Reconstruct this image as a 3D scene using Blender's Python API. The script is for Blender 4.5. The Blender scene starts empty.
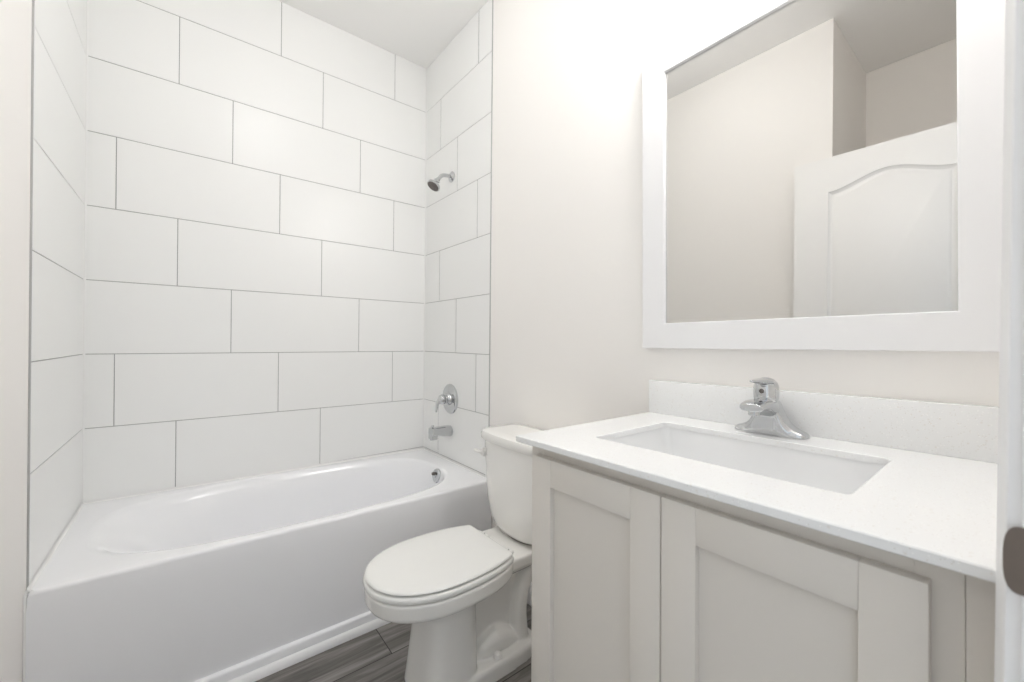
import bpy, bmesh, math
from mathutils import Vector, Matrix

S = bpy.context.scene
COL = S.collection
PI = math.pi

# ------------------------------------------------------------------ camera
CAM = Vector((-1.1930, -2.4060, 1.1575))
YAW, PITCH, ROLL = 0.6715, 0.0007, 0.0087
F = Vector((math.sin(YAW) * math.cos(PITCH), math.cos(YAW) * math.cos(PITCH), math.sin(PITCH)))
R = Vector((math.cos(YAW), -math.sin(YAW), 0))
U = R.cross(F)
R2 = R * math.cos(ROLL) + U * math.sin(ROLL)
U2 = -R * math.sin(ROLL) + U * math.cos(ROLL)
cam_d = bpy.data.cameras.new('camera')
cam_d.sensor_width = 36.0
cam_d.lens = 36.0 * 408.69 / 1024.0
cam_d.clip_start = 0.02
cam_d.dof.use_dof = True
cam_d.dof.focus_distance = 1.5
cam_d.dof.aperture_fstop = 4.5
cam = bpy.data.objects.new('camera', cam_d)
COL.objects.link(cam)
M = Matrix.Identity(4)
for i, a in enumerate((R2, U2, -F)):
    for j in range(3):
        M[j][i] = a[j]
M.translation = CAM
cam.matrix_world = M
S.camera = cam

# ------------------------------------------------------------------ world and exposure
W = bpy.data.worlds.new('daylight_from_next_room')
W.use_nodes = True
W.node_tree.nodes['Background'].inputs[0].default_value = (0.88, 0.94, 1.0, 1)
W.node_tree.nodes['Background'].inputs[1].default_value = 1.05
S.world = W
S.cycles.max_bounces = 16
S.cycles.diffuse_bounces = 12
S.cycles.glossy_bounces = 8
S.view_settings.view_transform = 'Standard'
S.view_settings.look = 'None'
S.view_settings.gamma = 1.0
S.view_settings.use_curve_mapping = False
S.view_settings.exposure = 0.0
VANITY_W, CEILING_W = 4.0, 6.9
VANITY_C, CEILING_C = (1.0, 0.99, 0.98), (0.99, 0.995, 1.0)

# ------------------------------------------------------------------ materials
def mat(name, color, rough=0.5, metal=0.0, spec=0.5, coat=0.0, bump=None, var=None, speck=None):
    m = bpy.data.materials.new(name)
    m.use_nodes = True
    nt = m.node_tree
    b = nt.nodes['Principled BSDF']
    b.inputs['Base Color'].default_value = (*color, 1)
    b.inputs['Roughness'].default_value = rough
    b.inputs['Metallic'].default_value = metal
    b.inputs['Specular IOR Level'].default_value = spec
    b.inputs['Coat Weight'].default_value = coat
    tc = nt.nodes.new('ShaderNodeTexCoord')
    if bump:
        n = nt.nodes.new('ShaderNodeTexNoise')
        n.inputs['Scale'].default_value = bump[0]
        n.inputs['Detail'].default_value = 4
        nt.links.new(tc.outputs['Object'], n.inputs['Vector'])
        bp = nt.nodes.new('ShaderNodeBump')
        bp.inputs['Strength'].default_value = bump[1]
        bp.inputs['Distance'].default_value = bump[2]
        nt.links.new(n.outputs['Fac'], bp.inputs['Height'])
        nt.links.new(bp.outputs['Normal'], b.inputs['Normal'])
    if var:
        n = nt.nodes.new('ShaderNodeTexNoise')
        n.inputs['Scale'].default_value = var[0]
        n.inputs['Detail'].default_value = 3
        nt.links.new(tc.outputs['Object'], n.inputs['Vector'])
        mx = nt.nodes.new('ShaderNodeMix')
        mx.data_type = 'RGBA'
        mx.inputs[6].default_value = (*color, 1)
        mx.inputs[7].default_value = (*var[1], 1)
        nt.links.new(n.outputs['Fac'], mx.inputs[0])
        nt.links.new(mx.outputs[2], b.inputs['Base Color'])
    if speck:
        # quartz grains: two sizes of scattered flecks
        last = None
        for scale, thr, c in speck:
            v = nt.nodes.new('ShaderNodeTexVoronoi')
            v.inputs['Scale'].default_value = scale
            nt.links.new(tc.outputs['Object'], v.inputs['Vector'])
            n2 = nt.nodes.new('ShaderNodeTexWhiteNoise')
            nt.links.new(v.outputs['Position'], n2.inputs['Vector'])
            g = nt.nodes.new('ShaderNodeMath'); g.operation = 'GREATER_THAN'
            g.inputs[1].default_value = thr
            nt.links.new(n2.outputs['Value'], g.inputs[0])
            l = nt.nodes.new('ShaderNodeMath'); l.operation = 'LESS_THAN'
            l.inputs[1].default_value = 0.32
            nt.links.new(v.outputs['Distance'], l.inputs[0])
            mu = nt.nodes.new('ShaderNodeMath'); mu.operation = 'MULTIPLY'
            nt.links.new(g.outputs[0], mu.inputs[0]); nt.links.new(l.outputs[0], mu.inputs[1])
            mx = nt.nodes.new('ShaderNodeMix'); mx.data_type = 'RGBA'
            nt.links.new(mu.outputs[0], mx.inputs[0])
            if last is None:
                mx.inputs[6].default_value = (*color, 1)
            else:
                nt.links.new(last, mx.inputs[6])
            mx.inputs[7].default_value = (*c, 1)
            last = mx.outputs[2]
        nt.links.new(last, b.inputs['Base Color'])
    return m

def floor_material():
    m = bpy.data.materials.new('grey_wood_vinyl_plank')
    m.use_nodes = True
    nt = m.node_tree
    b = nt.nodes['Principled BSDF']
    b.inputs['Roughness'].default_value = 0.42
    tc = nt.nodes.new('ShaderNodeTexCoord')
    mp = nt.nodes.new('ShaderNodeMapping')
    mp.inputs['Location'].default_value = (0.1411, 0.953, 0)
    nt.links.new(tc.outputs['Object'], mp.inputs['Vector'])
    br = nt.nodes.new('ShaderNodeTexBrick')
    br.offset = 0.37
    br.offset_frequency = 2
    br.inputs['Scale'].default_value = 1.0
    br.inputs['Brick Width'].default_value = 1.22
    br.inputs['Row Height'].default_value = 0.176
    br.inputs['Mortar Size'].default_value = 0.0016
    br.inputs['Mortar Smooth'].default_value = 0.1
    br.inputs['Bias'].default_value = 0.0
    br.inputs['Color1'].default_value = (0.0, 0.0, 0.0, 1)
    br.inputs['Color2'].default_value = (1.0, 1.0, 1.0, 1)
    br.inputs['Mortar'].default_value = (0.5, 0.5, 0.5, 1)
    nt.links.new(mp.outputs['Vector'], br.inputs['Vector'])
    # grain stretched along the plank, shifted from plank to plank
    add = nt.nodes.new('ShaderNodeVectorMath'); add.operation = 'MULTIPLY_ADD'
    add.inputs[1].default_value = (3.0, 7.0, 5.0)
    nt.links.new(br.outputs['Color'], add.inputs[0])
    nt.links.new(tc.outputs['Object'], add.inputs[2])
    st = nt.nodes.new('ShaderNodeMapping')
    st.inputs['Scale'].default_value = (1.6, 22.0, 1.0)
    nt.links.new(add.outputs[0], st.inputs['Vector'])
    n1 = nt.nodes.new('ShaderNodeTexNoise')
    n1.inputs['Scale'].default_value = 1.6
    n1.inputs['Detail'].default_value = 7
    n1.inputs['Roughness'].default_value = 0.62
    n1.inputs['Distortion'].default_value = 0.7
    nt.links.new(st.outputs['Vector'], n1.inputs['Vector'])
    cr = nt.nodes.new('ShaderNodeValToRGB')
    e = cr.color_ramp.elements
    e[0].position = 0.28; e[0].color = (0.070, 0.064, 0.059, 1)
    e[1].position = 0.72; e[1].color = (0.36, 0.34, 0.32, 1)
    k = cr.color_ramp.elements.new(0.5); k.color = (0.190, 0.177, 0.165, 1)
    nt.links.new(n1.outputs['Fac'], cr.inputs['Fac'])
    mx = nt.nodes.new('ShaderNodeMix'); mx.data_type = 'RGBA'
    nt.links.new(br.outputs['Fac'], mx.inputs[0])
    nt.links.new(cr.outputs['Color'], mx.inputs[6])
    mx.inputs[7].default_value = (0.025, 0.022, 0.02, 1)
    nt.links.new(mx.outputs[2], b.inputs['Base Color'])
    bp = nt.nodes.new('ShaderNodeBump')
    bp.inputs['Strength'].default_value = 0.25
    bp.inputs['Distance'].default_value = 0.002
    nt.links.new(n1.outputs['Fac'], bp.inputs['Height'])
    nt.links.new(bp.outputs['Normal'], b.inputs['Normal'])
    return m

MAT = {
    'wall': mat('cream_wall_paint', (0.885, 0.865, 0.84), 0.6, bump=(220, 0.12, 0.0006), var=(3, (0.89, 0.87, 0.845))),
    'ceiling': mat('white_ceiling_paint', (0.89, 0.885, 0.875), 0.7, bump=(90, 0.25, 0.001)),
    'tile': mat('satin_white_tile', (0.865, 0.868, 0.858), 0.30, spec=0.4, var=(2.2, (0.855, 0.858, 0.85))),
    'grout': mat('grey_grout', (0.40, 0.40, 0.395), 0.9, bump=(400, 0.2, 0.0005)),
    'caulk': mat('white_caulk', (0.84, 0.84, 0.83), 0.45, bump=(60, 0.1, 0.001)),
    'strip': mat('brushed_tile_edge', (0.50, 0.50, 0.50), 0.4, metal=0.5, bump=(150, 0.1, 0.0004)),
    'trim': mat('white_trim_paint', (0.88, 0.88, 0.885), 0.35, bump=(40, 0.06, 0.0006)),
    'door': mat('white_door_paint', (0.87, 0.865, 0.855), 0.4, bump=(60, 0.06, 0.0006)),
    'floor': floor_material(),
    'tub': mat('white_enamel', (0.895, 0.90, 0.92), 0.13, spec=0.55, bump=(9, 0.03, 0.001)),
    'china': mat('white_vitreous_china', (0.85, 0.84, 0.815), 0.10, spec=0.6, bump=(14, 0.03, 0.0008)),
    'seat': mat('white_seat_enamel', (0.83, 0.83, 0.81), 0.2, spec=0.5, bump=(20, 0.03, 0.0006)),
    'plastic': mat('white_plastic', (0.82, 0.81, 0.79), 0.3, bump=(30, 0.03, 0.0005)),
    'chrome': mat('chrome', (0.60, 0.61, 0.62), 0.07, metal=1.0, bump=(25, 0.02, 0.0004)),
    'rubber': mat('dark_rubber', (0.13, 0.115, 0.105), 0.5, bump=(300, 0.2, 0.0005)),
    'vanity': mat('greige_cabinet_paint', (0.72, 0.685, 0.635), 0.42, bump=(70, 0.05, 0.0005)),
    'inside': mat('pale_cabinet_board', (0.45, 0.42, 0.38), 0.6, bump=(70, 0.1, 0.0005)),
    'quartz': mat('speckled_white_quartz', (0.845, 0.85, 0.85), 0.16, spec=0.5,
                  speck=[(190, 0.92, (0.79, 0.775, 0.75)), (420, 0.92, (0.72, 0.70, 0.67)), (330, 0.9, (0.93, 0.93, 0.92))]),
    'basin': mat('white_basin_china', (0.84, 0.845, 0.85), 0.10, spec=0.6, bump=(12, 0.03, 0.0008)),
    'mirror': mat('mirror_glass', (0.69, 0.685, 0.67), 0.0, metal=1.0),
    'frame': mat('white_frame_paint', (0.86, 0.86, 0.87), 0.4, bump=(60, 0.05, 0.0005)),
    'bronze': mat('oil_rubbed_bronze', (0.20, 0.165, 0.14), 0.36, metal=0.75, bump=(120, 0.15, 0.0004)),
    'dark': mat('dark_gap', (0.02, 0.02, 0.02), 0.9, bump=(100, 0.1, 0.0005)),
}
def glow(name, color, strength):
    m = bpy.data.materials.new(name)
    m.use_nodes = True
    b = m.node_tree.nodes['Principled BSDF']
    b.inputs['Base Color'].default_value = (0.8, 0.8, 0.8, 1)
    b.inputs['Emission Color'].default_value = (*color, 1)
    b.inputs['Emission Strength'].default_value = strength
    return m

# ------------------------------------------------------------------ mesh helpers
def obj(name, bm, m, parent=None, smooth=30, recalc=True):
    if recalc:
        bmesh.ops.recalc_face_normals(bm, faces=bm.faces)
    me = bpy.data.meshes.new(name)
    bm.to_mesh(me); bm.free()
    ms = m if isinstance(m, (list, tuple)) else [m]
    for x in ms:
        me.materials.append(MAT[x] if isinstance(x, str) else x)
    if smooth:
        for p in me.polygons:
            p.use_smooth = True
        me.set_sharp_from_angle(angle=math.radians(smooth))
    o = bpy.data.objects.new(name, me)
    COL.objects.link(o)
    if parent is not None:
        o.parent = parent
        o.matrix_parent_inverse = Matrix.Translation(-wloc(parent))
    return o

def wloc(o):
    v = Vector((0, 0, 0))
    v += o.location
    if o.parent is not None and o.type == 'EMPTY':
        v += wloc(o.parent)
    return v

def thing(name, label, cat, loc=(0, 0, 0), group=None):
    o = bpy.data.objects.new(name, None)
    o.empty_display_size = 0.05
    COL.objects.link(o)
    o.location = loc
    o['label'] = label; o['category'] = cat
    if group: o['group'] = group
    return o

def tag(o, label, cat, group=None):
    o['label'] = label; o['category'] = cat
    if group: o['group'] = group
    return o

def unlevel(root, y, z, a=-0.0098):
    """these wall units were fitted a hair out of level: turn root about the x axis through (y, z)"""
    m = Matrix.Translation((0, y, z)) @ Matrix.Rotation(a, 4, 'X') @ Matrix.Translation((0, -y, -z))
    root.matrix_world = m @ Matrix.Translation(root.location)

def struct(name, bm, m, parent=None, smooth=30):
    o = obj(name, bm, m, parent, smooth)
    if parent is None:
        o['kind'] = 'structure'
    return o

def box(bm, x0, x1, y0, y1, z0, z1, bev=0.0, seg=2, mi=0):
    r = bmesh.ops.create_cube(bm, size=1.0)
    vs = r['verts']
    for v in vs:
        v.co = Vector(((x0 + x1) / 2 + v.co.x * (x1 - x0), (y0 + y1) / 2 + v.co.y * (y1 - y0), (z0 + z1) / 2 + v.co.z * (z1 - z0)))
    fs = set(f for v in vs for f in v.link_faces)
    for f in fs: f.material_index = mi
    if bev > 0:
        es = list(set(e for v in vs for e in v.link_edges))
        bmesh.ops.bevel(bm, geom=es, offset=bev, segments=seg, profile=0.5, affect='EDGES', material=-1)
    return bm

def loft(bm, loops, cap0=True, cap1=True, closed=True, mi=0):
    rings = [[bm.verts.new(p) for p in lp] for lp in loops]
    n = len(rings[0])
    for a, b in zip(rings, rings[1:]):
        for i in range(n if closed else n - 1):
            j = (i + 1) % n
            f = bm.faces.new((a[i], a[j], b[j], b[i])); f.material_index = mi
    for flag, rg in ((cap0, rings[0]), (cap1, rings[-1])):
        if flag:
            f = bm.faces.new(rg); f.material_index = mi
    return rings

def frame_of(d):
    d = Vector(d).normalized()
    a = Vector((0, 0, 1)) if abs(d.z) < 0.9 else Vector((1, 0, 0))
    u = d.cross(a).normalized()
    return d, u, d.cross(u).normalized()

def lathe(bm, prof, origin, axis, n=32, su=1.0, sv=1.0):
    """prof: (distance along axis, radius)"""
    d, u, v = frame_of(axis)
    o = Vector(origin)
    loops = []
    for h, r in prof:
        r = max(r, 1e-4)
        loops.append([o + d * h + u * (r * su * math.cos(2 * PI * i / n)) + v * (r * sv * math.sin(2 * PI * i / n)) for i in range(n)])
    loft(bm, loops)
    return bm

def catmull(pts, k=6):
    P = [Vector(p) for p in pts]
    out = []
    for i in range(len(P) - 1):
        p0 = P[max(i - 1, 0)]; p1 = P[i]; p2 = P[i + 1]; p3 = P[min(i + 2, len(P) - 1)]
        for s in range(k):
            t = s / k
            out.append(0.5 * ((2 * p1) + (p2 - p0) * t + (2 * p0 - 5 * p1 + 4 * p2 - p3) * t * t + (-p0 + 3 * p1 - 3 * p2 + p3) * t ** 3))
    out.append(P[-1])
    return out

def tube(bm, pts, rad, n=16, k=6, side=None, sq=2.0):
    """swept tube; pts with per-point radius (a number, or (side, up) pairs)"""
    path = catmull(pts, k)
    m = len(pts)
    def rad_at(i):
        t = i / k
        a = min(int(t), m - 2); fr = t - a
        r0 = rad[a] if isinstance(rad, list) else rad
        r1 = rad[a + 1] if isinstance(rad, list) else rad
        r0 = r0 if isinstance(r0, tuple) else (r0, r0)
        r1 = r1 if isinstance(r1, tuple) else (r1, r1)
        return (r0[0] + (r1[0] - r0[0]) * fr, r0[1] + (r1[1] - r0[1]) * fr)
    loops = []
    for i, p in enumerate(path):
        d = (path[min(i + 1, len(path) - 1)] - path[max(i - 1, 0)]).normalized()
        s = Vector(side) if side else None
        if s is None:
            a = Vector((0, 1, 0)) if abs(d.y) < 0.9 else Vector((1, 0, 0))
            s = d.cross(a).normalized()
            s, up = a - d * a.dot(d), s
            s.normalize()
        else:
            s = (s - d * s.dot(d)).normalized()
            up = d.cross(s).normalized()
        ru, rv = rad_at(i)
        lp = []
        for j in range(n):
            c, q = math.cos(2 * PI * j / n), math.sin(2 * PI * j / n)
            cc = math.copysign(abs(c) ** (2 / sq), c); qq = math.copysign(abs(q) ** (2 / sq), q)
            lp.append(p + s * (ru * cc) + up * (rv * qq))
        loops.append(lp)
    loft(bm, loops)
    return bm

def remesh(bm, voxel, smooth_iter=6, factor=0.5):
    """fuse the shells of bm into one continuous surface"""
    bmesh.ops.recalc_face_normals(bm, faces=bm.faces)
    me = bpy.data.meshes.new('tmp'); bm.to_mesh(me); bm.free()
    o = bpy.data.objects.new('tmp', me); COL.objects.link(o)
    r = o.modifiers.new('r', 'REMESH'); r.mode = 'VOXEL'; r.voxel_size = voxel
    s = o.modifiers.new('s', 'SMOOTH'); s.iterations = smooth_iter; s.factor = factor
    dg = bpy.context.evaluated_depsgraph_get()
    ev = o.evaluated_get(dg)
    nm = bpy.data.meshes.new_from_object(ev, depsgraph=dg)
    out = bmesh.new(); out.from_mesh(nm)
    bpy.data.objects.remove(o); bpy.data.meshes.remove(me); bpy.data.meshes.remove(nm)
    return out

# ------------------------------------------------------------------ room sizes (metres)
XL, XA = -1.526, -2.25            # left wall, far wall of the recess behind the open door
CEIL = 2.905
YF = -2.405                       # room face of the doorway wall
TW, TH, TZ0 = 0.6116, 0.3068, 0.7825
TX0 = -1.4342
TILE_END = -0.722
XR = 0.003                        # painted face of the plumbing wall
XLP = XL - 0.003
OPEN0, OPEN1, OPEN_H = -1.415, -0.64, 2.122   # doorway

def B(*a, **k):
    return box(bmesh.new(), *a, **k)

# ------------------------------------------------------------------ room shell
bm = B(XA - 0.12, 0.13, -3.3, 0.13, -0.06, 0.0)
floor = struct('floor', bm, 'floor')
bm = B(XA - 0.12, 0.13, YF - 0.115, 0.13, CEIL, CEIL + 0.08)
struct('ceiling', bm, 'ceiling')
wall_back = struct('wall_back', B(XL - 0.12, 0.13, 0.008, 0.13, 0, CEIL), 'wall')
wall_right = struct('wall_right', B(XR, 0.13, YF - 0.115, 0.008, 0, CEIL), 'wall')
bm = B(XLP - 0.11, XLP, -1.755, 0.008, 0, CEIL)
box(bm, XA, XLP - 0.11, -1.755, -1.645, 0, CEIL)
wall_left = struct('wall_left', bm, 'wall')
struct('wall_recess', B(XA - 0.12, XA, YF - 0.115, -1.645, 0, CEIL), 'wall')
bm = B(XA, OPEN0 - 0.02, YF - 0.115, YF, 0, CEIL)
box(bm, OPEN1 + 0.02, XR, YF - 0.115, YF, 0, CEIL)
box(bm, OPEN0 - 0.02, OPEN1 + 0.02, YF - 0.115, YF, OPEN_H + 0.02, CEIL)
wall_front = struct('wall_front', bm, 'wall')

# ---- tiled surround: every tile a bevelled slab over recessed grout
def tiles(name, parent, GV, lo, hi, joints_for_row, place, zlo):
    """place(s, t, z) -> point: s along the wall, t out of the wall (0 = tile face)"""
    bm = bmesh.new()
    G = 0.0017
    def slab(s0, s1, z0, z1, t0, t1, bev, mi):
        a = place(s0, t0, z0); b = place(s1, t1, z1)
        x0, x1 = sorted((a[0], b[0])); y0, y1 = sorted((a[1], b[1]))
        box(bm, x0, x1, y0, y1, z0, z1, bev, 1, mi)
    slab(lo, hi, zlo, CEIL - 0.001, 0.0022, 0.0058, 0, 1)
    for row in range(-2, 8):
        z0 = max(TZ0 + row * TH + G, zlo); z1 = min(TZ0 + (row + 1) * TH - G, CEIL - 0.001)
        if z1 - z0 < 0.01: continue
        js = sorted(j for j in joints_for_row(row) if lo + 0.01 < j < hi - 0.01)
        edges = [lo] + js + [hi]
        for a, b in zip(edges, edges[1:]):
            slab(a + (GV if a != lo else 0), b - (GV if b != hi else 0), z0, z1, 0.0, 0.004, 0.0006, 0)
    return obj(name, bm, ['tile', 'grout'], parent, 20)

def back_joints(row):
    k = {0: 0, 1: 2, 2: 1}[row % 3]
    return [TX0 + k * TW / 3 + n * TW for n in range(-1, 4)]
def right_joints(row):
    return [{0: -0.599, 1: -0.3906, 2: -0.1914}[row % 3]]
tiles('tile_panel', wall_back, 0.0017, XL, 0.0, back_joints, lambda s, t, z: (s, t, z), 0.474)
tiles('tile_panel', wall_right, 0.0032, TILE_END, -0.0005, right_joints, lambda s, t, z: (t, s, z), 0.474)
tiles('tile_panel', wall_left, 0.0017, TILE_END, -0.0005, lambda r: [], lambda s, t, z: (XL - t, s, z), 0.474)
obj('tile_edge_strip', B(-0.0012, XR, TILE_END - 0.0042, TILE_END - 0.0002, 0.47, CEIL - 0.001), 'strip', wall_right)
obj('tile_edge_strip', B(XLP, XL + 0.0012, TILE_END - 0.0042, TILE_END - 0.0002, 0.474, CEIL - 0.001), 'strip', wall_left)
bm = bmesh.new()
for cx, sg in ((XL, 1), (0.0, -1)):
    loft(bm, [[(cx, -0.0005, z), (cx + sg * 0.006, -0.0005, z), (cx + sg * 0.002, -0.002, z), (cx, -0.006, z)] for z in (0.492, CEIL - 0.001)])
obj('caulk_bead', bm, 'caulk', wall_back)

# ---- skirting
def base_profile(bm, x0, x1, y0, y1):
    box(bm, x0, x1, y0, y1, 0, 0.095, 0.003)
struct('baseboard_right', B(XR - 0.013, XR, -1.655, -0.80, 0, 0.095, bev=0.003), 'trim')
struct('baseboard_left', B(XLP, XLP + 0.013, -1.755, -0.80, 0, 0.095, bev=0.003), 'trim')
bm = bmesh.new()
sec = [(0, 0)] + [(-0.017 * math.cos(a), 0.028 * math.sin(a)) for a in [i * PI / 16 for i in range(9)]]
loft(bm, [[(x, -0.7735 + a, 0.0005 + b) for a, b in sec] for x in (XLP + 0.001, XR - 0.002)])
struct('trim_1', bm, 'trim')

# ---- doorway: jamb, casing, strike plate
bm = bmesh.new()
jx = OPEN1
box(bm, jx, jx + 0.02, YF - 0.115, YF + 0.0005, 0, OPEN_H, 0.0015)
box(bm, OPEN0 - 0.02, OPEN0, YF - 0.115, YF + 0.0005, 0, OPEN_H, 0.0015)
box(bm, OPEN0 - 0.02, jx + 0.02, YF - 0.115, YF + 0.0005, OPEN_H, OPEN_H + 0.02, 0.0015)
box(bm, jx - 0.011, jx + 0.001, YF - 0.085, YF - 0.04, 0, OPEN_H, 0.002)      # door stop
jamb = struct('trim_2', bm, 'trim')
def casing(bm, x0, x1, z1, inner_left, lean=0.0):
    s = [(0, 0), (0, 0.0075), (0.004, 0.0095), (0.011, 0.0105), (0.018, 0.0135), (0.050, 0.0145), (0.056, 0.012), (0.057, 0)]
    lp = []
    for z in (0, z1):
        lp.append([(x0 + (a if inner_left else -a), YF + b + (lean * (1.2 - z) if b else 0), z) for a, b in s])
    loft(bm, lp)
bm = bmesh.new()
casing(bm, jx + 0.006, None, OPEN_H + 0.006, True, 0.0058)
casing(bm, OPEN0 - 0.006, None, OPEN_H + 0.006, False)
box(bm, OPEN0 - 0.063, jx + 0.063, YF, YF + 0.0135, OPEN_H + 0.006, OPEN_H + 0.063, 0.003)
obj('door_casing', bm, 'trim', jamb)
# strike plate with a curled lip at the room side
bm = bmesh.new()
n = 20
def plate_loop(off):
    pts = []
    for i in range(n + 1):
        a = PI / 2 + PI * i / n
        c, q = -math.cos(a), math.sin(a)
        pts.append((abs(c) ** (2 / 2.8) * 0.014, math.copysign(abs(q) ** (2 / 2.8), q) * 0.0285))
    out = []
    for y, z in pts:
        out.append((jx - 0.0016 + off, YF + 0.0 + y * 0.78, 0.9755 + z))
    out.append((jx - 0.0016 + off, YF - 0.032, 0.9755 - 0.0285))
    out.append((jx - 0.0016 + off, YF - 0.032, 0.9755 + 0.0285))
    return out
loft(bm, [plate_loop(0), plate_loop(0.0022)])
strike = obj('strike_plate', bm, 'bronze', jamb)

# ---- open door leaf with an arched raised panel
def panel_outline(y0, y1, z0, z1, rise, inset, n=28):
    """outline of a door panel, arched along its top"""
    y0 += inset; y1 -= inset; z0 += inset
    pts = [(y0, z0), (y1, z0)]
    for i in range(n + 1):
        t = i / n
        y = y1 + (y0 - y1) * t
        if rise > 0:
            s = (1 - abs(2 * t - 1))
            sm = s * s * (3 - 2 * s)
            z = z1 - inset + rise * sm
        else:
            z = z1 - inset
        pts.append((y, z))
    return pts
DX, DT = -1.3795, 0.035
DY0, DY1, DZ0, DZ1 = -2.378, -1.627, 0.012, 2.106
bm = bmesh.new()
def door_face(bm, x, sg):
    P = []
    for (y0, y1, z0, z1, rise) in ((-2.224, -1.774, 1.05, 1.930, 0.058), (-2.224, -1.774, 0.24, 0.90, 0.0)):
        P.append((y0, y1, z0, z1, rise))
    vs_out = [bm.verts.new((x, y, z)) for y, z in ((DY0, DZ0), (DY1, DZ0), (DY1, DZ1), (DY0, DZ1))]
    eds = [bm.edges.new((vs_out[i], vs_out[(i + 1) % 4])) for i in range(4)]
    for p in P:
        prev = None
        for ins, dep in ((0, 0), (0.003, 0.0050), (0.009, 0.0095), (0.014, 0.0120), (0.019, 0.0115), (0.028, 0.0060), (0.034, 0.0040)):
            rg = [bm.verts.new((x - sg * dep, y, z)) for y, z in panel_outline(*p, ins)]
            if prev is None:
                for i in range(len(rg)):
                    eds.append(bm.edges.new((rg[i], rg[(i + 1) % len(rg)])))
            else:
                for i in range(len(rg)):
                    j = (i + 1) % len(rg)
                    bm.faces.new((prev[i], prev[j], rg[j], rg[i]))
            prev = rg
        bm.faces.new(prev)
    bmesh.ops.triangle_fill(bm, use_beauty=True, use_dissolve=False, edges=eds)
    return vs_out
a = door_face(bm, DX, 1)
b = door_face(bm, DX - DT, -1)
for i in range(4):
    j = (i + 1) % 4
    bm.faces.new((a[i], a[j], b[j], b[i]))
door = struct('door_1', bm, 'door', smooth=25)
for z in (0.25, 1.05, 1.85):
    bm = bmesh.new()
    lathe(bm, [(0, 0.006), (0.09, 0.006)], (DX + 0.004 - DT, DY0 - 0.004, z), (0, 0, 1), 12)
    box(bm, DX - DT, DX - DT + 0.03, DY0 - 0.002, DY0 + 0.0005, z, z + 0.09)
    obj('hinge', bm, 'bronze', door)

# ------------------------------------------------------------------ bathtub
tub = thing('bathtub', 'white alcove bathtub with a flat front apron against the tiled walls', 'bathtub', (-0.763, -0.375, 0))
TX_0, TX_1, TY_1 = XL + 0.0015, -0.0015, -0.0015
N = 128
angs = sorted(set([2 * PI * i / N for i in range(N)]))
def rim_shear(p):
    x, y, z = p
    return (x, y, z + (-0.0075 * (x + 0.763)) * min(1.0, max(0.0, z / 0.47)) - 0.0015 * min(1, z / 0.47))
def tub_rect(inset, z, yf, others=0.0):
    cx, cy = -0.775, -0.375
    x0, x1, y0, y1 = TX_0 + others, TX_1 - others, yf + inset, TY_1 - others
    out = []
    for a in corner_angs:
        d = (math.cos(a), math.sin(a))
        t = 1e9
        if d[0] > 1e-9: t = min(t, (x1 - cx) / d[0])
        if d[0] < -1e-9: t = min(t, (x0 - cx) / d[0])
        if d[1] > 1e-9: t = min(t, (y1 - cy) / d[1])
        if d[1] < -1e-9: t = min(t, (y0 - cy) / d[1])
        out.append(rim_shear((cx + d[0] * t, cy + d[1] * t, z)))
    return out
corner_angs = sorted(angs + [math.atan2(y - -0.375, x - -0.775) % (2 * PI) for x in (TX_0, TX_1) for y in (-0.754, TY_1)])
def tub_oval(xl, xr, yb, yf, z, e=3.0):
    cx, cy = (xl + xr) / 2, (yb + yf) / 2
    hx, hy = (xr - xl) / 2, (yb - yf) / 2
    out = []
    for a in corner_angs:
        c, s = math.cos(a) / 0.70, math.sin(a) / 0.37
        k = (abs(c * hx / hx * 0.70 / hx) ** e + abs(s * 0.37 / hy) ** e) ** (-1 / e)
        out.append(rim_shear((cx + math.cos(a) * k, cy + math.sin(a) * k, z)))
    return out
def rect_line(z, yf):
    return tub_rect(0, z, yf)
loops = [tub_rect(0, 0.001, -0.772), tub_rect(0, 0.052, -0.772), tub_rect(0, 0.058, -0.770), tub_rect(0, 0.0605, -0.766), tub_rect(0, 0.0615, -0.757),
         tub_rect(0, 0.20, -0.7555), tub_rect(0, 0.40, -0.754), tub_rect(0, 0.458, -0.7525), tub_rect(0, 0.4645, -0.7515, 0), tub_rect(0, 0.4685, -0.7485), tub_rect(0, 0.4700, -0.7445), tub_rect(0, 0.4703, -0.739, 0.006),
         tub_oval(-1.462, -0.098, -0.028, -0.716, 0.4700, 3.2),
         tub_oval(-1.452, -0.106, -0.035, -0.709, 0.4685, 3.1),
         tub_oval(-1.438, -0.114, -0.042, -0.702, 0.4640, 3.0),
         tub_oval(-1.422, -0.121, -0.049, -0.696, 0.4540, 3.0),
         tub_oval(-1.400, -0.127, -0.060, -0.691, 0.4350, 3.0),
         tub_oval(-1.330, -0.142, -0.070, -0.681, 0.36, 3.0),
         tub_oval(-1.250, -0.160, -0.082, -0.668, 0.27, 3.1),
         tub_oval(-1.180, -0.180, -0.095, -0.655, 0.19, 3.2),
         tub_oval(-1.140, -0.200, -0.112, -0.638, 0.150, 3.2),
         tub_oval(-1.090, -0.235, -0.140, -0.610, 0.122, 3.2),
         tub_oval(-1.020, -0.290, -0.180, -0.570, 0.112, 3.2),
         tub_oval(-0.800, -0.500, -0.300, -0.450, 0.110, 2.6)]
bm = bmesh.new()
loft(bm, loops)
obj('tub_shell', bm, 'tub', tub, smooth=60)
bm = bmesh.new()
def rim_z(x): return rim_shear((x, 0, 0.4705))[2]
K = 0.006
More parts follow.
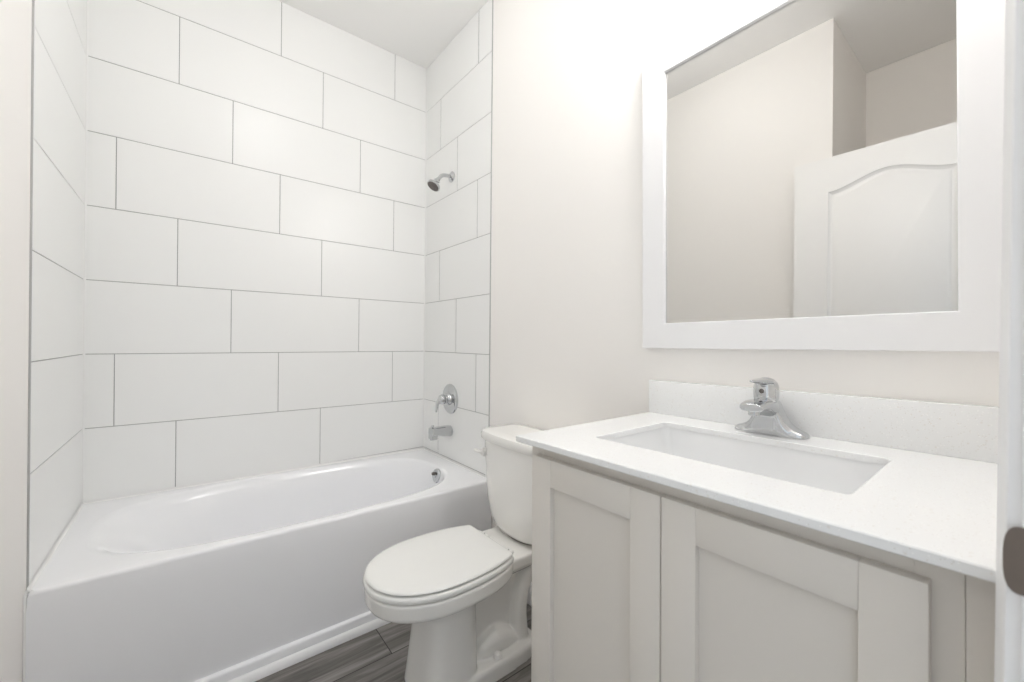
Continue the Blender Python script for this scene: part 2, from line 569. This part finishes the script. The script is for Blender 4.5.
def bead(p0, p1, d):
    loft(bm, [[(p[0], p[1], rim_z(p[0]) - 0.002), (p[0] + d[0] * K, p[1] + d[1] * K, rim_z(p[0]) - 0.0005), (p[0] + d[0] * K * 0.35, p[1] + d[1] * K * 0.35, rim_z(p[0]) + K * 0.5), (p[0], p[1], rim_z(p[0]) + 0.010)] for p in (p0, p1)])
bead((XL + 0.002, -0.0016), (-0.002, -0.0016), (0, -1))
bead((XL + 0.0016, -0.745), (XL + 0.0016, -0.002), (1, 0))
bead((-0.0016, -0.745), (-0.0016, -0.002), (-1, 0))
box(bm, XLP + 0.0003, TX_0 + 0.001, -0.7555, -0.728, 0.003, 0.4755, 0.001)
obj('caulk_bead', bm, 'caulk', tub)
ov = obj('overflow_plate', lathe(bmesh.new(), [(-0.004, 0.037), (0.004, 0.037), (0.009, 0.034), (0.012, 0.026), (0.0125, 0.010), (0.016, 0.009), (0.017, 0.0)], (-0.1310, -0.428, 0.428), (-1, 0, 0.16), 32), 'chrome', tub)
obj('overflow_knob', lathe(bmesh.new(), [(0, 0.008), (0.012, 0.009), (0.017, 0.007), (0.018, 0)], (-0.1430, -0.428, 0.441), (-1, 0, 0.16), 20), 'rubber', ov)
dr = obj('drain', lathe(bmesh.new(), [(-0.003, 0.03), (0.003, 0.031), (0.005, 0.028), (0.004, 0.0)], (-0.36, -0.375, 0.112), (0, 0, 1), 28), 'chrome', tub)

# ------------------------------------------------------------------ shower fittings on the plumbing wall
t = thing('showerhead', 'small chrome shower head on a bent arm high on the tiled wall', 'shower head', (0, -0.333, 2.105))
obj('wall_flange', lathe(bmesh.new(), [(-0.0005, 0.031), (0.004, 0.031), (0.010, 0.024), (0.015, 0.014), (0.016, 0.0)], (-0.0005, -0.333, 2.105), (-1, 0, 0), 28), 'chrome', t)
obj('shower_arm', tube(bmesh.new(), [(-0.004, -0.333, 2.105), (-0.035, -0.333, 2.105), (-0.062, -0.333, 2.098), (-0.080, -0.333, 2.081), (-0.092, -0.333, 2.064)], 0.0105, 14), 'chrome', t)
ax = Vector((-0.55, 0, -0.835)).normalized()
o0 = Vector((-0.0885, -0.333, 2.070))
hd = obj('spray_head', lathe(bmesh.new(), [(0, 0.0125), (0.010, 0.0145), (0.014, 0.018), (0.020, 0.018), (0.026, 0.020), (0.036, 0.029), (0.045, 0.0375), (0.056, 0.0385), (0.058, 0.037), (0.0575, 0.0)], o0, ax, 32), 'chrome', t)
obj('spray_face', lathe(bmesh.new(), [(0.055, 0.033), (0.0595, 0.033), (0.0605, 0.030), (0.0605, 0.020), (0.0590, 0.018), (0.0605, 0.012), (0.061, 0.0)], o0, ax, 32), 'rubber', hd)

t = thing('shower_valve', 'chrome shower valve with a round plate and curved lever above the spout', 'shower valve', (0, -0.338, 0.822))
obj('valve_plate', lathe(bmesh.new(), [(-0.0005, 0.086), (0.003, 0.086), (0.006, 0.083), (0.010, 0.070), (0.012, 0.045), (0.013, 0.0)], (-0.0005, -0.338, 0.822), (-1, 0, 0), 40), 'chrome', t)
obj('valve_stem', lathe(bmesh.new(), [(0.008, 0.036), (0.022, 0.034), (0.030, 0.028), (0.032, 0.022), (0.040, 0.021), (0.041, 0.0)], (-0.0005, -0.338, 0.822), (-1, 0, 0), 28), 'chrome', t)
bm = bmesh.new()
lathe(bm, [(0.036, 0.020), (0.042, 0.026), (0.054, 0.030), (0.066, 0.027), (0.073, 0.018), (0.0755, 0.0)], (0, -0.338, 0.822), (-1, 0, 0), 28)
tube(bm, [(-0.052, -0.338, 0.826), (-0.070, -0.337, 0.822), (-0.082, -0.336, 0.802), (-0.086, -0.335, 0.776), (-0.090, -0.334, 0.752)], [(0.018, 0.016), (0.015, 0.013), (0.012, 0.009), (0.011, 0.006), (0.008, 0.004)], 16, 6)
obj('valve_lever', remesh(bm, 0.0022, 4), 'chrome', t, smooth=60)

t = thing('tub_spout', 'chrome bathtub spout with a diverter pull below the shower valve', 'tub spout', (0, -0.338, 0.64))
obj('wall_flange', lathe(bmesh.new(), [(-0.0005, 0.031), (0.005, 0.031), (0.010, 0.027), (0.011, 0.0)], (-0.0005, -0.338, 0.638), (-1, 0, 0), 28), 'chrome', t)
bm = bmesh.new()
tube(bm, [(-0.004, -0.338, 0.640), (-0.05, -0.338, 0.642), (-0.095, -0.338, 0.645), (-0.126, -0.338, 0.645)], [(0.030, 0.030), (0.029, 0.028), (0.028, 0.025), (0.027, 0.022)], 24, 5, side=(0, 1, 0), sq=4)
box(bm, -0.129, -0.092, -0.363, -0.313, 0.602, 0.645, 0.006, 2)
obj('spout_body', remesh(bm, 0.0025, 3), 'chrome', t, smooth=50)
obj('spout_mouth', lathe(bmesh.new(), [(0, 0.014), (0.003, 0.0145), (0.004, 0.012), (0.0035, 0)], (-0.111, -0.338, 0.604), (0, 0, -1), 20), 'rubber', t)
obj('diverter_knob', lathe(bmesh.new(), [(-0.004, 0.004), (0.008, 0.004), (0.010, 0.0075), (0.016, 0.008), (0.019, 0.006), (0.0195, 0)], (-0.112, -0.338, 0.664), (0, 0, 1), 20), 'chrome', t)

# ------------------------------------------------------------------ toilet
YC = -1.174
DU = 0.012                        # bowl and seat stand this far further from the wall
toilet = thing('toilet', 'white two-piece toilet with closed lid between bathtub and vanity', 'toilet', (-0.4, YC, 0))
def egg(u_back, u_front, hw, z, n=64, eb=2.6, ef=2.15, uc=None, dv=0.0):
    uc = uc if uc is not None else u_front - 1.33 * hw
    out = []
    for i in range(n):
        a = 2 * PI * i / n
        c, s = math.cos(a), math.sin(a)
        e = ef if c > 0 else eb
        cc = math.copysign(abs(c) ** (2 / e), c); ss = math.copysign(abs(s) ** (2 / e), s)
        u = uc + cc * ((u_front - uc) if c > 0 else (uc - u_back))
        out.append((-u, YC + ss * hw + dv, z))
    return out
def rrect(u0, u1, hw, z, e=5, n=64, bow=0.0):
    out = []
    for i in range(n):
        a = 2 * PI * i / n
        c, s = math.cos(a), math.sin(a)
        cc = math.copysign(abs(c) ** (2 / e), c); ss = math.copysign(abs(s) ** (2 / e), s)
        u = (u0 + u1) / 2 + cc * (u1 - u0) / 2 + (bow * (1 - ss * ss) if cc > 0 else 0)
        out.append((-u, YC + ss * hw, z))
    return out
bm = bmesh.new()
def shift(lp): return [(x - DU, y, z) for x, y, z in lp]
# rim and skirt, turning under into the pedestal
loft(bm, [shift(l) for l in (egg(0.24, 0.748, 0.178, 0.394), egg(0.238, 0.751, 0.181, 0.388), egg(0.24, 0.749, 0.179, 0.350), egg(0.25, 0.743, 0.174, 0.340),
          egg(0.29, 0.705, 0.150, 0.328), egg(0.35, 0.650, 0.122, 0.314), egg(0.40, 0.585, 0.096, 0.300, ef=2.6), egg(0.42, 0.555, 0.080, 0.24, ef=3))])
# front pedestal column
loft(bm, [rrect(0.412, 0.612, 0.117, 0.0, 4), rrect(0.412, 0.604, 0.113, 0.06, 4), rrect(0.412, 0.594, 0.108, 0.15, 3.8), rrect(0.412, 0.588, 0.106, 0.22, 3.6), rrect(0.412, 0.585, 0.104, 0.27, 3.4), rrect(0.412, 0.60, 0.108, 0.315, 3.0)])
# rear deck under the tank
loft(bm, [rrect(0.045, 0.42, 0.124, 0.395, 6), rrect(0.043, 0.42, 0.126, 0.388, 6), rrect(0.045, 0.42, 0.124, 0.360, 6), rrect(0.07, 0.42, 0.112, 0.342, 5), rrect(0.13, 0.42, 0.080, 0.315, 4)])
# thin web, with the trapway bulging from its sides: a low mound and a standing bend behind it
loft(bm, [rrect(0.19, 0.47, 0.042, 0.0, 5), rrect(0.19, 0.47, 0.042, 0.34, 5)])
tube(bm, [(-0.205, YC, 0.02), (-0.212, YC, 0.10), (-0.214, YC, 0.17), (-0.198, YC, 0.235), (-0.165, YC, 0.29), (-0.14, YC, 0.33)],
     [(0.088, 0.040), (0.086, 0.038), (0.084, 0.038), (0.082, 0.036), (0.078, 0.034), (0.07, 0.03)], 24, 5, side=(0, 1, 0), sq=2.6)
tube(bm, [(-0.405, YC, 0.05), (-0.372, YC, 0.075), (-0.325, YC, 0.088), (-0.275, YC, 0.075), (-0.235, YC, 0.06)],
     [(0.060, 0.025), (0.082, 0.042), (0.088, 0.055), (0.085, 0.044), (0.075, 0.03)], 24, 5, side=(0, 1, 0), sq=2.6)
# foot flange
loft(bm, [rrect(0.150, 0.602, 0.118, 0.0, 5), rrect(0.150, 0.602, 0.118, 0.045, 5), rrect(0.155, 0.597, 0.113, 0.056, 5)])
bowl = obj('bowl', remesh(bm, 0.0035, 6, 0.5), 'china', toilet, smooth=60)
for dv in (-0.092, 0.092):
    obj('bolt_cap', lathe(bmesh.new(), [(0, 0.0150), (0.012, 0.0145), (0.019, 0.0115), (0.023, 0.006), (0.024, 0)], (-0.338, YC + dv, 0.052), (0, 0, 1), 20), 'plastic', toilet)
bm = bmesh.new()
TZ = 0.008
def up(loops): return [[(x, y, z + (TZ if z > 0.6 else 0)) for x, y, z in l] for l in loops]
loft(bm, up([rrect(0.045, 0.185, 0.118, 0.406, 4, bow=0.02), rrect(0.036, 0.197, 0.135, 0.410, 4, bow=0.022), rrect(0.028, 0.203, 0.159, 0.425, 4.2, bow=0.024), rrect(0.025, 0.205, 0.179, 0.455, 4.5, bow=0.025),
          rrect(0.022, 0.206, 0.197, 0.51, 5, bow=0.024), rrect(0.020, 0.207, 0.211, 0.59, 5, bow=0.022), rrect(0.018, 0.208, 0.219, 0.68, 5.5, bow=0.02), rrect(0.018, 0.208, 0.221, 0.738, 5.5, bow=0.02)]))
tank = obj('tank', bm, 'china', toilet, smooth=60)
bm = bmesh.new()
loft(bm, up([rrect(0.020, 0.206, 0.214, 0.7385, 6, bow=0.02), rrect(0.011, 0.217, 0.225, 0.7395, 6, bow=0.02), rrect(0.008, 0.221, 0.229, 0.744, 6, bow=0.02), rrect(0.008, 0.223, 0.230, 0.762, 6, bow=0.02), rrect(0.011, 0.217, 0.225, 0.774, 6, bow=0.02),
          rrect(0.020, 0.200, 0.213, 0.7785, 6, bow=0.02), rrect(0.05, 0.17, 0.17, 0.780, 6, bow=0.02)]))
obj('tank_lid', bm, 'china', toilet, smooth=40)
bm = bmesh.new()
loft(bm, [rrect(0.06, 0.185, 0.098, 0.3925, 4, bow=0.02), rrect(0.06, 0.185, 0.098, 0.4075, 4, bow=0.02)])
obj('tank_gasket', bm, 'rubber', toilet)
lv = obj('flush_lever', lathe(bmesh.new(), [(0, 0.018), (0.010, 0.0185), (0.018, 0.015), (0.021, 0)], (-0.2095, YC + 0.178, 0.694), (-1, 0, 0), 24), 'plastic', toilet)
obj('lever_arm', tube(bmesh.new(), [(-0.225, YC + 0.178, 0.694), (-0.232, YC + 0.196, 0.695), (-0.235, YC + 0.210, 0.697), (-0.234, YC + 0.220, 0.698)], [(0.010, 0.007), (0.0105, 0.006), (0.011, 0.006), (0.008, 0.005)], 12, 5), 'plastic', lv)
# seat ring and lid
def cut_back(lp, umin):
    return [(min(x, -umin), y, z) for x, y, z in lp]
SZ = -0.004
bm = bmesh.new()
outer = [shift(cut_back(egg(0.20, 0.755 - d, 0.181 - d, z + SZ, eb=2.3), 0.292)) for d, z in ((0.014, 0.4000), (0.002, 0.4030), (0.0, 0.409), (0.001, 0.4150), (0.004, 0.4190), (0.012, 0.4212))]
inner = [egg(0.35, 0.67 + d, 0.110 + d, z + SZ) for d, z in ((0.006, 0.4212), (0.001, 0.418), (0.0, 0.408), (0.003, 0.4000))]
rs = loft(bm, outer + inner, False, False)
for i in range(64):
    j = (i + 1) % 64
    bm.faces.new((rs[-1][i], rs[-1][j], rs[0][j], rs[0][i]))
obj('seat', bm, 'seat', toilet, smooth=45)
bm = bmesh.new()
loft(bm, [shift(cut_back(egg(0.20, 0.750 - d, 0.176 - d, z + SZ, eb=2.3), 0.296 + d * 0.6)) for d, z in ((0.012, 0.4243), (0.002, 0.4262), (0.0, 0.4285), (0.0015, 0.4320), (0.006, 0.4345), (0.016, 0.4360), (0.05, 0.4385), (0.12, 0.4395))])
lid = obj('seat_lid', bm, 'seat', toilet, smooth=45)
for dv in (-0.075, 0.075):
    bm = bmesh.new()
    box(bm, -0.306, -0.268, YC + dv - 0.017, YC + dv + 0.017, 0.3945, 0.407, 0.005, 3)
    lathe(bm, [(-0.016, 0.006), (0.016, 0.006)], (-0.296, YC + dv, 0.414), (0, 1, 0), 14)
    obj('seat_hinge', bm, 'seat', toilet, smooth=40)

# ------------------------------------------------------------------ vanity cabinet
VY0, VY1 = -2.366, -1.656          # right and left side of the cabinet
CT, CB = 0.932, 0.918              # worktop top and underside
VX = -0.531
van = thing('vanity_cabinet', 'greige shaker vanity cabinet with two doors under the quartz top', 'cabinet', (-0.27, -2.0, 0))
bm = bmesh.new()
box(bm, VX + 0.019, -0.001, VY1 - 0.018, VY1, 0.0, CB - 0.0005, 0.0008)
box(bm, VX + 0.019, -0.001, VY0, VY0 + 0.018, 0.0, CB - 0.0005, 0.0008)
box(bm, VX + 0.019, -0.001, VY0 + 0.018, VY1 - 0.018, 0.10, 0.118)
box(bm, -0.012, -0.001, VY0 + 0.018, VY1 - 0.018, 0.118, 0.70)
box(bm, VX + 0.075, VX + 0.09, VY0 + 0.018, VY1 - 0.018, 0.0, 0.10)
obj('carcass', bm, 'vanity', van)
bm = bmesh.new()
FX0, FX1 = VX, VX + 0.019
box(bm, FX0, FX1, VY1 - 0.04, VY1, 0.10, CB - 0.0005, 0.0008)
box(bm, FX0, FX1, VY0, VY0 + 0.04, 0.10, CB - 0.0005, 0.0008)
box(bm, FX0, FX1, VY0 + 0.04, VY1 - 0.04, 0.86, CB - 0.0005, 0.0004)
box(bm, FX0, FX1, VY0 + 0.04, VY1 - 0.04, 0.10, 0.14, 0.0004)
obj('face_frame', bm, 'vanity', van)
obj('filler_strip', B(FX0 + 0.0005, FX1, YF + 0.0005, VY0 - 0.0003, 0.0, CB - 0.0005, bev=0.0008), 'vanity', van)
def shaker(y0, y1, z0, z1, x):
    bm = bmesh.new()
    xf, xb, w = x - 0.019, x, 0.0605
    box(bm, xf, xb, y0, y0 + w, z0, z1, 0.0007)
    box(bm, xf, xb, y1 - w, y1, z0, z1, 0.0007)
    box(bm, xf, xb, y0 + w + 0.0002, y1 - w - 0.0002, z1 - w, z1, 0.0006)
    box(bm, xf, xb, y0 + w + 0.0002, y1 - w - 0.0002, z0, z0 + w, 0.0006)
    return bm, (xf + 0.0125, xb - 0.001, y0 + w - 0.004, y1 - w + 0.004, z0 + w - 0.004, z1 - w + 0.004)
for y0, y1 in ((-2.0125, -1.6795), (-2.3400, -2.0153)):
    bm, pn = shaker(y0, y1, 0.115, 0.8890, VX - 0.0008)
    d = obj('door', bm, 'vanity', van)
    obj('door_panel', B(*pn), 'vanity', d)

# ------------------------------------------------------------------ worktop, basin, faucet
CX0, CX1, CY0, CY1 = -0.575, XR - 0.0005, YF + 0.0005, -1.645
SX0, SX1, SY0, SY1 = -0.438, -0.133, -2.247, -1.772
def rr(x0, x1, y0, y1, r, z, n=6):
    out = []
    for cx, cy, a0 in ((x1 - r, y1 - r, 0), (x0 + r, y1 - r, PI / 2), (x0 + r, y0 + r, PI), (x1 - r, y0 + r, 1.5 * PI)):
        for i in range(n + 1):
            a = a0 + i * PI / 2 / n
            out.append((cx + r * math.cos(a), cy + r * math.sin(a), z))
    return out
top = thing('countertop', 'white speckled quartz vanity top with a short backsplash', 'countertop', (-0.28, -2.03, CB))
bm = bmesh.new()
e = 0.0015
ol = [rr(CX0 + e, CX1 - e, CY0 + e, CY1 - e, 0.002, CB), rr(CX0, CX1, CY0, CY1, 0.003, CB + e), rr(CX0, CX1, CY0, CY1, 0.003, CT - e), rr(CX0 + e, CX1 - e, CY0 + e, CY1 - e, 0.002, CT)]
il = [rr(SX0 - e, SX1 + e, SY0 - e, SY1 + e, 0.014, CT), rr(SX0, SX1, SY0, SY1, 0.013, CT - e), rr(SX0, SX1, SY0, SY1, 0.013, CB)]
rs = loft(bm, ol + il, False, False)
for i in range(len(rs[0])):
    j = (i + 1) % len(rs[0])
    bm.faces.new((rs[-1][i], rs[-1][j], rs[0][j], rs[0][i]))
obj('worktop', bm, 'quartz', top, smooth=25)
obj('backsplash', B(-0.0195, XR - 0.0005, CY0, CY1, CT, CT + 0.1035, bev=0.0015), 'quartz', top, smooth=25)

sink = thing('sink', 'white rectangular undermount basin set into the quartz top', 'sink', (-0.284, -2.0145, 0.78))
bm = bmesh.new()
def bl(g, r, z): return rr(SX0 - g, SX1 + g, SY0 - g, SY1 + g, max(r, 0.004), z)
loops = [bl(0.022, 0.03, CB - 0.0006), bl(0.004, 0.02, CB - 0.0006), bl(0.0025, 0.022, CB - 0.004), bl(0.000, 0.026, CB - 0.04), bl(-0.008, 0.03, CB - 0.10), bl(-0.016, 0.035, CB - 0.122), bl(-0.035, 0.04, CB - 0.135), bl(-0.07, 0.04, CB - 0.139), bl(-0.12, 0.028, CB - 0.141),
         bl(-0.12, 0.028, CB - 0.153), bl(-0.03, 0.04, CB - 0.150), bl(0.006, 0.04, CB - 0.11), bl(0.012, 0.03, CB - 0.02), bl(0.022, 0.03, CB - 0.012)]
rs = loft(bm, loops[:9], False, True)
r2 = loft(bm, loops[9:], True, False)
for i in range(len(rs[0])):
    j = (i + 1) % len(rs[0])
    bm.faces.new((r2[-1][i], r2[-1][j], rs[0][j], rs[0][i]))
obj('basin', bm, 'basin', sink, smooth=40)
obj('drain', lathe(bmesh.new(), [(-0.003, 0.026), (0.002, 0.027), (0.004, 0.023), (0.003, 0.016), (0.008, 0.016), (0.010, 0.0)], (-0.270, -2.0145, CB - 0.1405), (0, 0, 1), 28), 'chrome', sink)

FY, FXC = -2.014, -0.064
fau = thing('faucet', 'chrome single-handle faucet on the quartz top behind the basin', 'faucet', (FXC, FY, CT))
bm = bmesh.new()
st = [(-0.081, 0.006, 0.004), (-0.078, 0.015, 0.009), (-0.072, 0.022, 0.0135), (-0.060, 0.0255, 0.018), (-0.049, 0.027, 0.025), (-0.039, 0.029, 0.036), (-0.0295, 0.030, 0.056), (-0.0225, 0.029, 0.080), (-0.016, 0.027, 0.090), (0, 0.026, 0.092)]
st = st + [(-v, d, h) for v, d, h in reversed(st[:-1])]
loops = []
for v, d, h in st:
    lp = []
    for i in range(25):
        a = PI * i / 24
        c, q = math.cos(a), math.sin(a)
        lp.append((FXC - 0.016 * max(0, 1 - abs(v) / 0.05) * abs(q) + d * math.copysign(abs(c) ** 0.7, c), FY + v, CT + 0.0005 + h * abs(q) ** 0.7))
    loops.append(lp)
loft(bm, loops)
tube(bm, [(FXC + 0.012, FY, CT + 0.056), (FXC - 0.025, FY, CT + 0.066), (FXC - 0.06, FY, CT + 0.0755), (FXC - 0.092, FY, CT + 0.0775), (FXC - 0.116, FY, CT + 0.0735)],
     [(0.021, 0.020), (0.026, 0.020), (0.0275, 0.0140), (0.027, 0.0110), (0.025, 0.009)], 28, 6, side=(0, 1, 0), sq=3.0)
fb = obj('faucet_body', remesh(bm, 0.0016, 4), 'chrome', fau, smooth=60)
obj('aerator', lathe(bmesh.new(), [(0, 0.0125), (0.014, 0.0125), (0.016, 0.0105), (0.015, 0.0)], (FXC - 0.096, FY, CT + 0.070), (-0.12, 0, -1), 24), 'chrome', fb)
bm = bmesh.new()
lathe(bm, [(0.082, 0.0255), (0.092, 0.0270), (0.106, 0.0275), (0.118, 0.0270), (0.128, 0.0235), (0.136, 0.016), (0.1395, 0.007), (0.140, 0.0)], (FXC - 0.026, FY, CT), (0, 0, 1), 32)
tube(bm, [(FXC - 0.018, FY, CT + 0.124), (FXC - 0.048, FY, CT + 0.131), (FXC - 0.078, FY, CT + 0.1325), (FXC - 0.112, FY, CT + 0.1345)], [(0.024, 0.010), (0.024, 0.0075), (0.016, 0.005), (0.004, 0.0022)], 20, 6, side=(0, 1, 0))
fh = obj('faucet_handle', remesh(bm, 0.0015, 3), 'chrome', fau, smooth=60)
obj('handle_cap', lathe(bmesh.new(), [(0, 0.0055), (0.0015, 0.0055), (0.0022, 0.004), (0.0022, 0)], (FXC - 0.0525, FY, CT + 0.108), (-1, 0, 0.1), 16), 'rubber', fh)

# ------------------------------------------------------------------ mirror
mir = thing('mirror', 'large white framed mirror on the wall above the vanity', 'mirror', (XR, -2.01, 1.139))
MY0, MY1, MZ0, MZ1, MW = -2.4035, -1.6205, 1.1385, 2.090, 0.079
bm = bmesh.new()
def fr(i, x): return [(x, MY0 + i, MZ0 + i), (x, MY1 - i, MZ0 + i), (x, MY1 - i, MZ1 - i), (x, MY0 + i, MZ1 - i)]
loops = [fr(0, XR - 0.0005), fr(0, -0.020), fr(0.002, -0.022), fr(MW - 0.002, -0.022), fr(MW, -0.020), fr(MW, XR - 0.0005)]
rs = loft(bm, loops, False, False)
for i in range(4):
    j = (i + 1) % 4
    bm.faces.new((rs[-1][i], rs[-1][j], rs[0][j], rs[0][i]))
obj('mirror_frame', bm, 'frame', mir, smooth=0)
g = MW - 0.004
obj('mirror_glass', B(-0.012, -0.004, MY0 + g, MY1 - g, MZ0 + g, MZ1 - g), 'mirror', mir, smooth=0)

for r_ in (top, sink, fau):
    unlevel(r_, -1.65, 0.932)
unlevel(van, -1.65, 0.932, -0.0060)
unlevel(mir, -1.62, 1.1385)

# ------------------------------------------------------------------ lamps
vl = thing('vanity_light', 'three-shade chrome bar light on the wall above the mirror', 'wall lamp', (XR, -2.0, 2.36))
obj('back_plate', B(-0.024, XR - 0.0005, -2.28, -1.72, 2.42, 2.52, bev=0.006), 'chrome', vl)
for y in (-2.20, -2.0, -1.80):
    obj('lamp_arm', tube(bmesh.new(), [(-0.02, y, 2.47), (-0.07, y, 2.475), (-0.105, y, 2.47), (-0.115, y, 2.44)], 0.008, 12), 'chrome', vl)
    sh = obj('lamp_shade', lathe(bmesh.new(), [(0, 0.02), (0.01, 0.028), (0.06, 0.045), (0.115, 0.058), (0.1155, 0.055), (0.06, 0.042), (0.012, 0.025), (0.011, 0.0)], (-0.115, y, 2.445), (0, 0, -1), 24), glow('frosted_shade', VANITY_C, 2.0), vl)
    ld = bpy.data.lights.new('bulb_light', 'POINT')
    ld.energy = VANITY_W
    ld.color = VANITY_C
    ld.shadow_soft_size = 0.06
    lo = bpy.data.objects.new('bulb_light', ld); COL.objects.link(lo)
    lo.parent = vl; lo.location = Vector((-0.125, y, 2.29)) - vl.location
cl = thing('ceiling_light', 'flush round ceiling light over the middle of the bathroom', 'ceiling lamp', (-0.78, -1.25, CEIL))
obj('lamp_rim', lathe(bmesh.new(), [(0, 0.165), (0.018, 0.165), (0.022, 0.160), (0.022, 0.150)], (-0.78, -1.25, CEIL - 0.0005), (0, 0, -1), 40), 'trim', cl)
obj('lamp_diffuser', lathe(bmesh.new(), [(0.02, 0.150), (0.026, 0.140), (0.030, 0.08), (0.031, 0.0)], (-0.78, -1.25, CEIL - 0.0005), (0, 0, -1), 40), glow('opal_diffuser', CEILING_C, 2.0), cl)
ld = bpy.data.lights.new('ceiling_lamp_light', 'POINT')
ld.shadow_soft_size = 0.11; ld.energy = CEILING_W; ld.color = CEILING_C
lo = bpy.data.objects.new('ceiling_lamp_light', ld); COL.objects.link(lo)
lo.parent = cl; lo.location = (0, 0, -0.20)
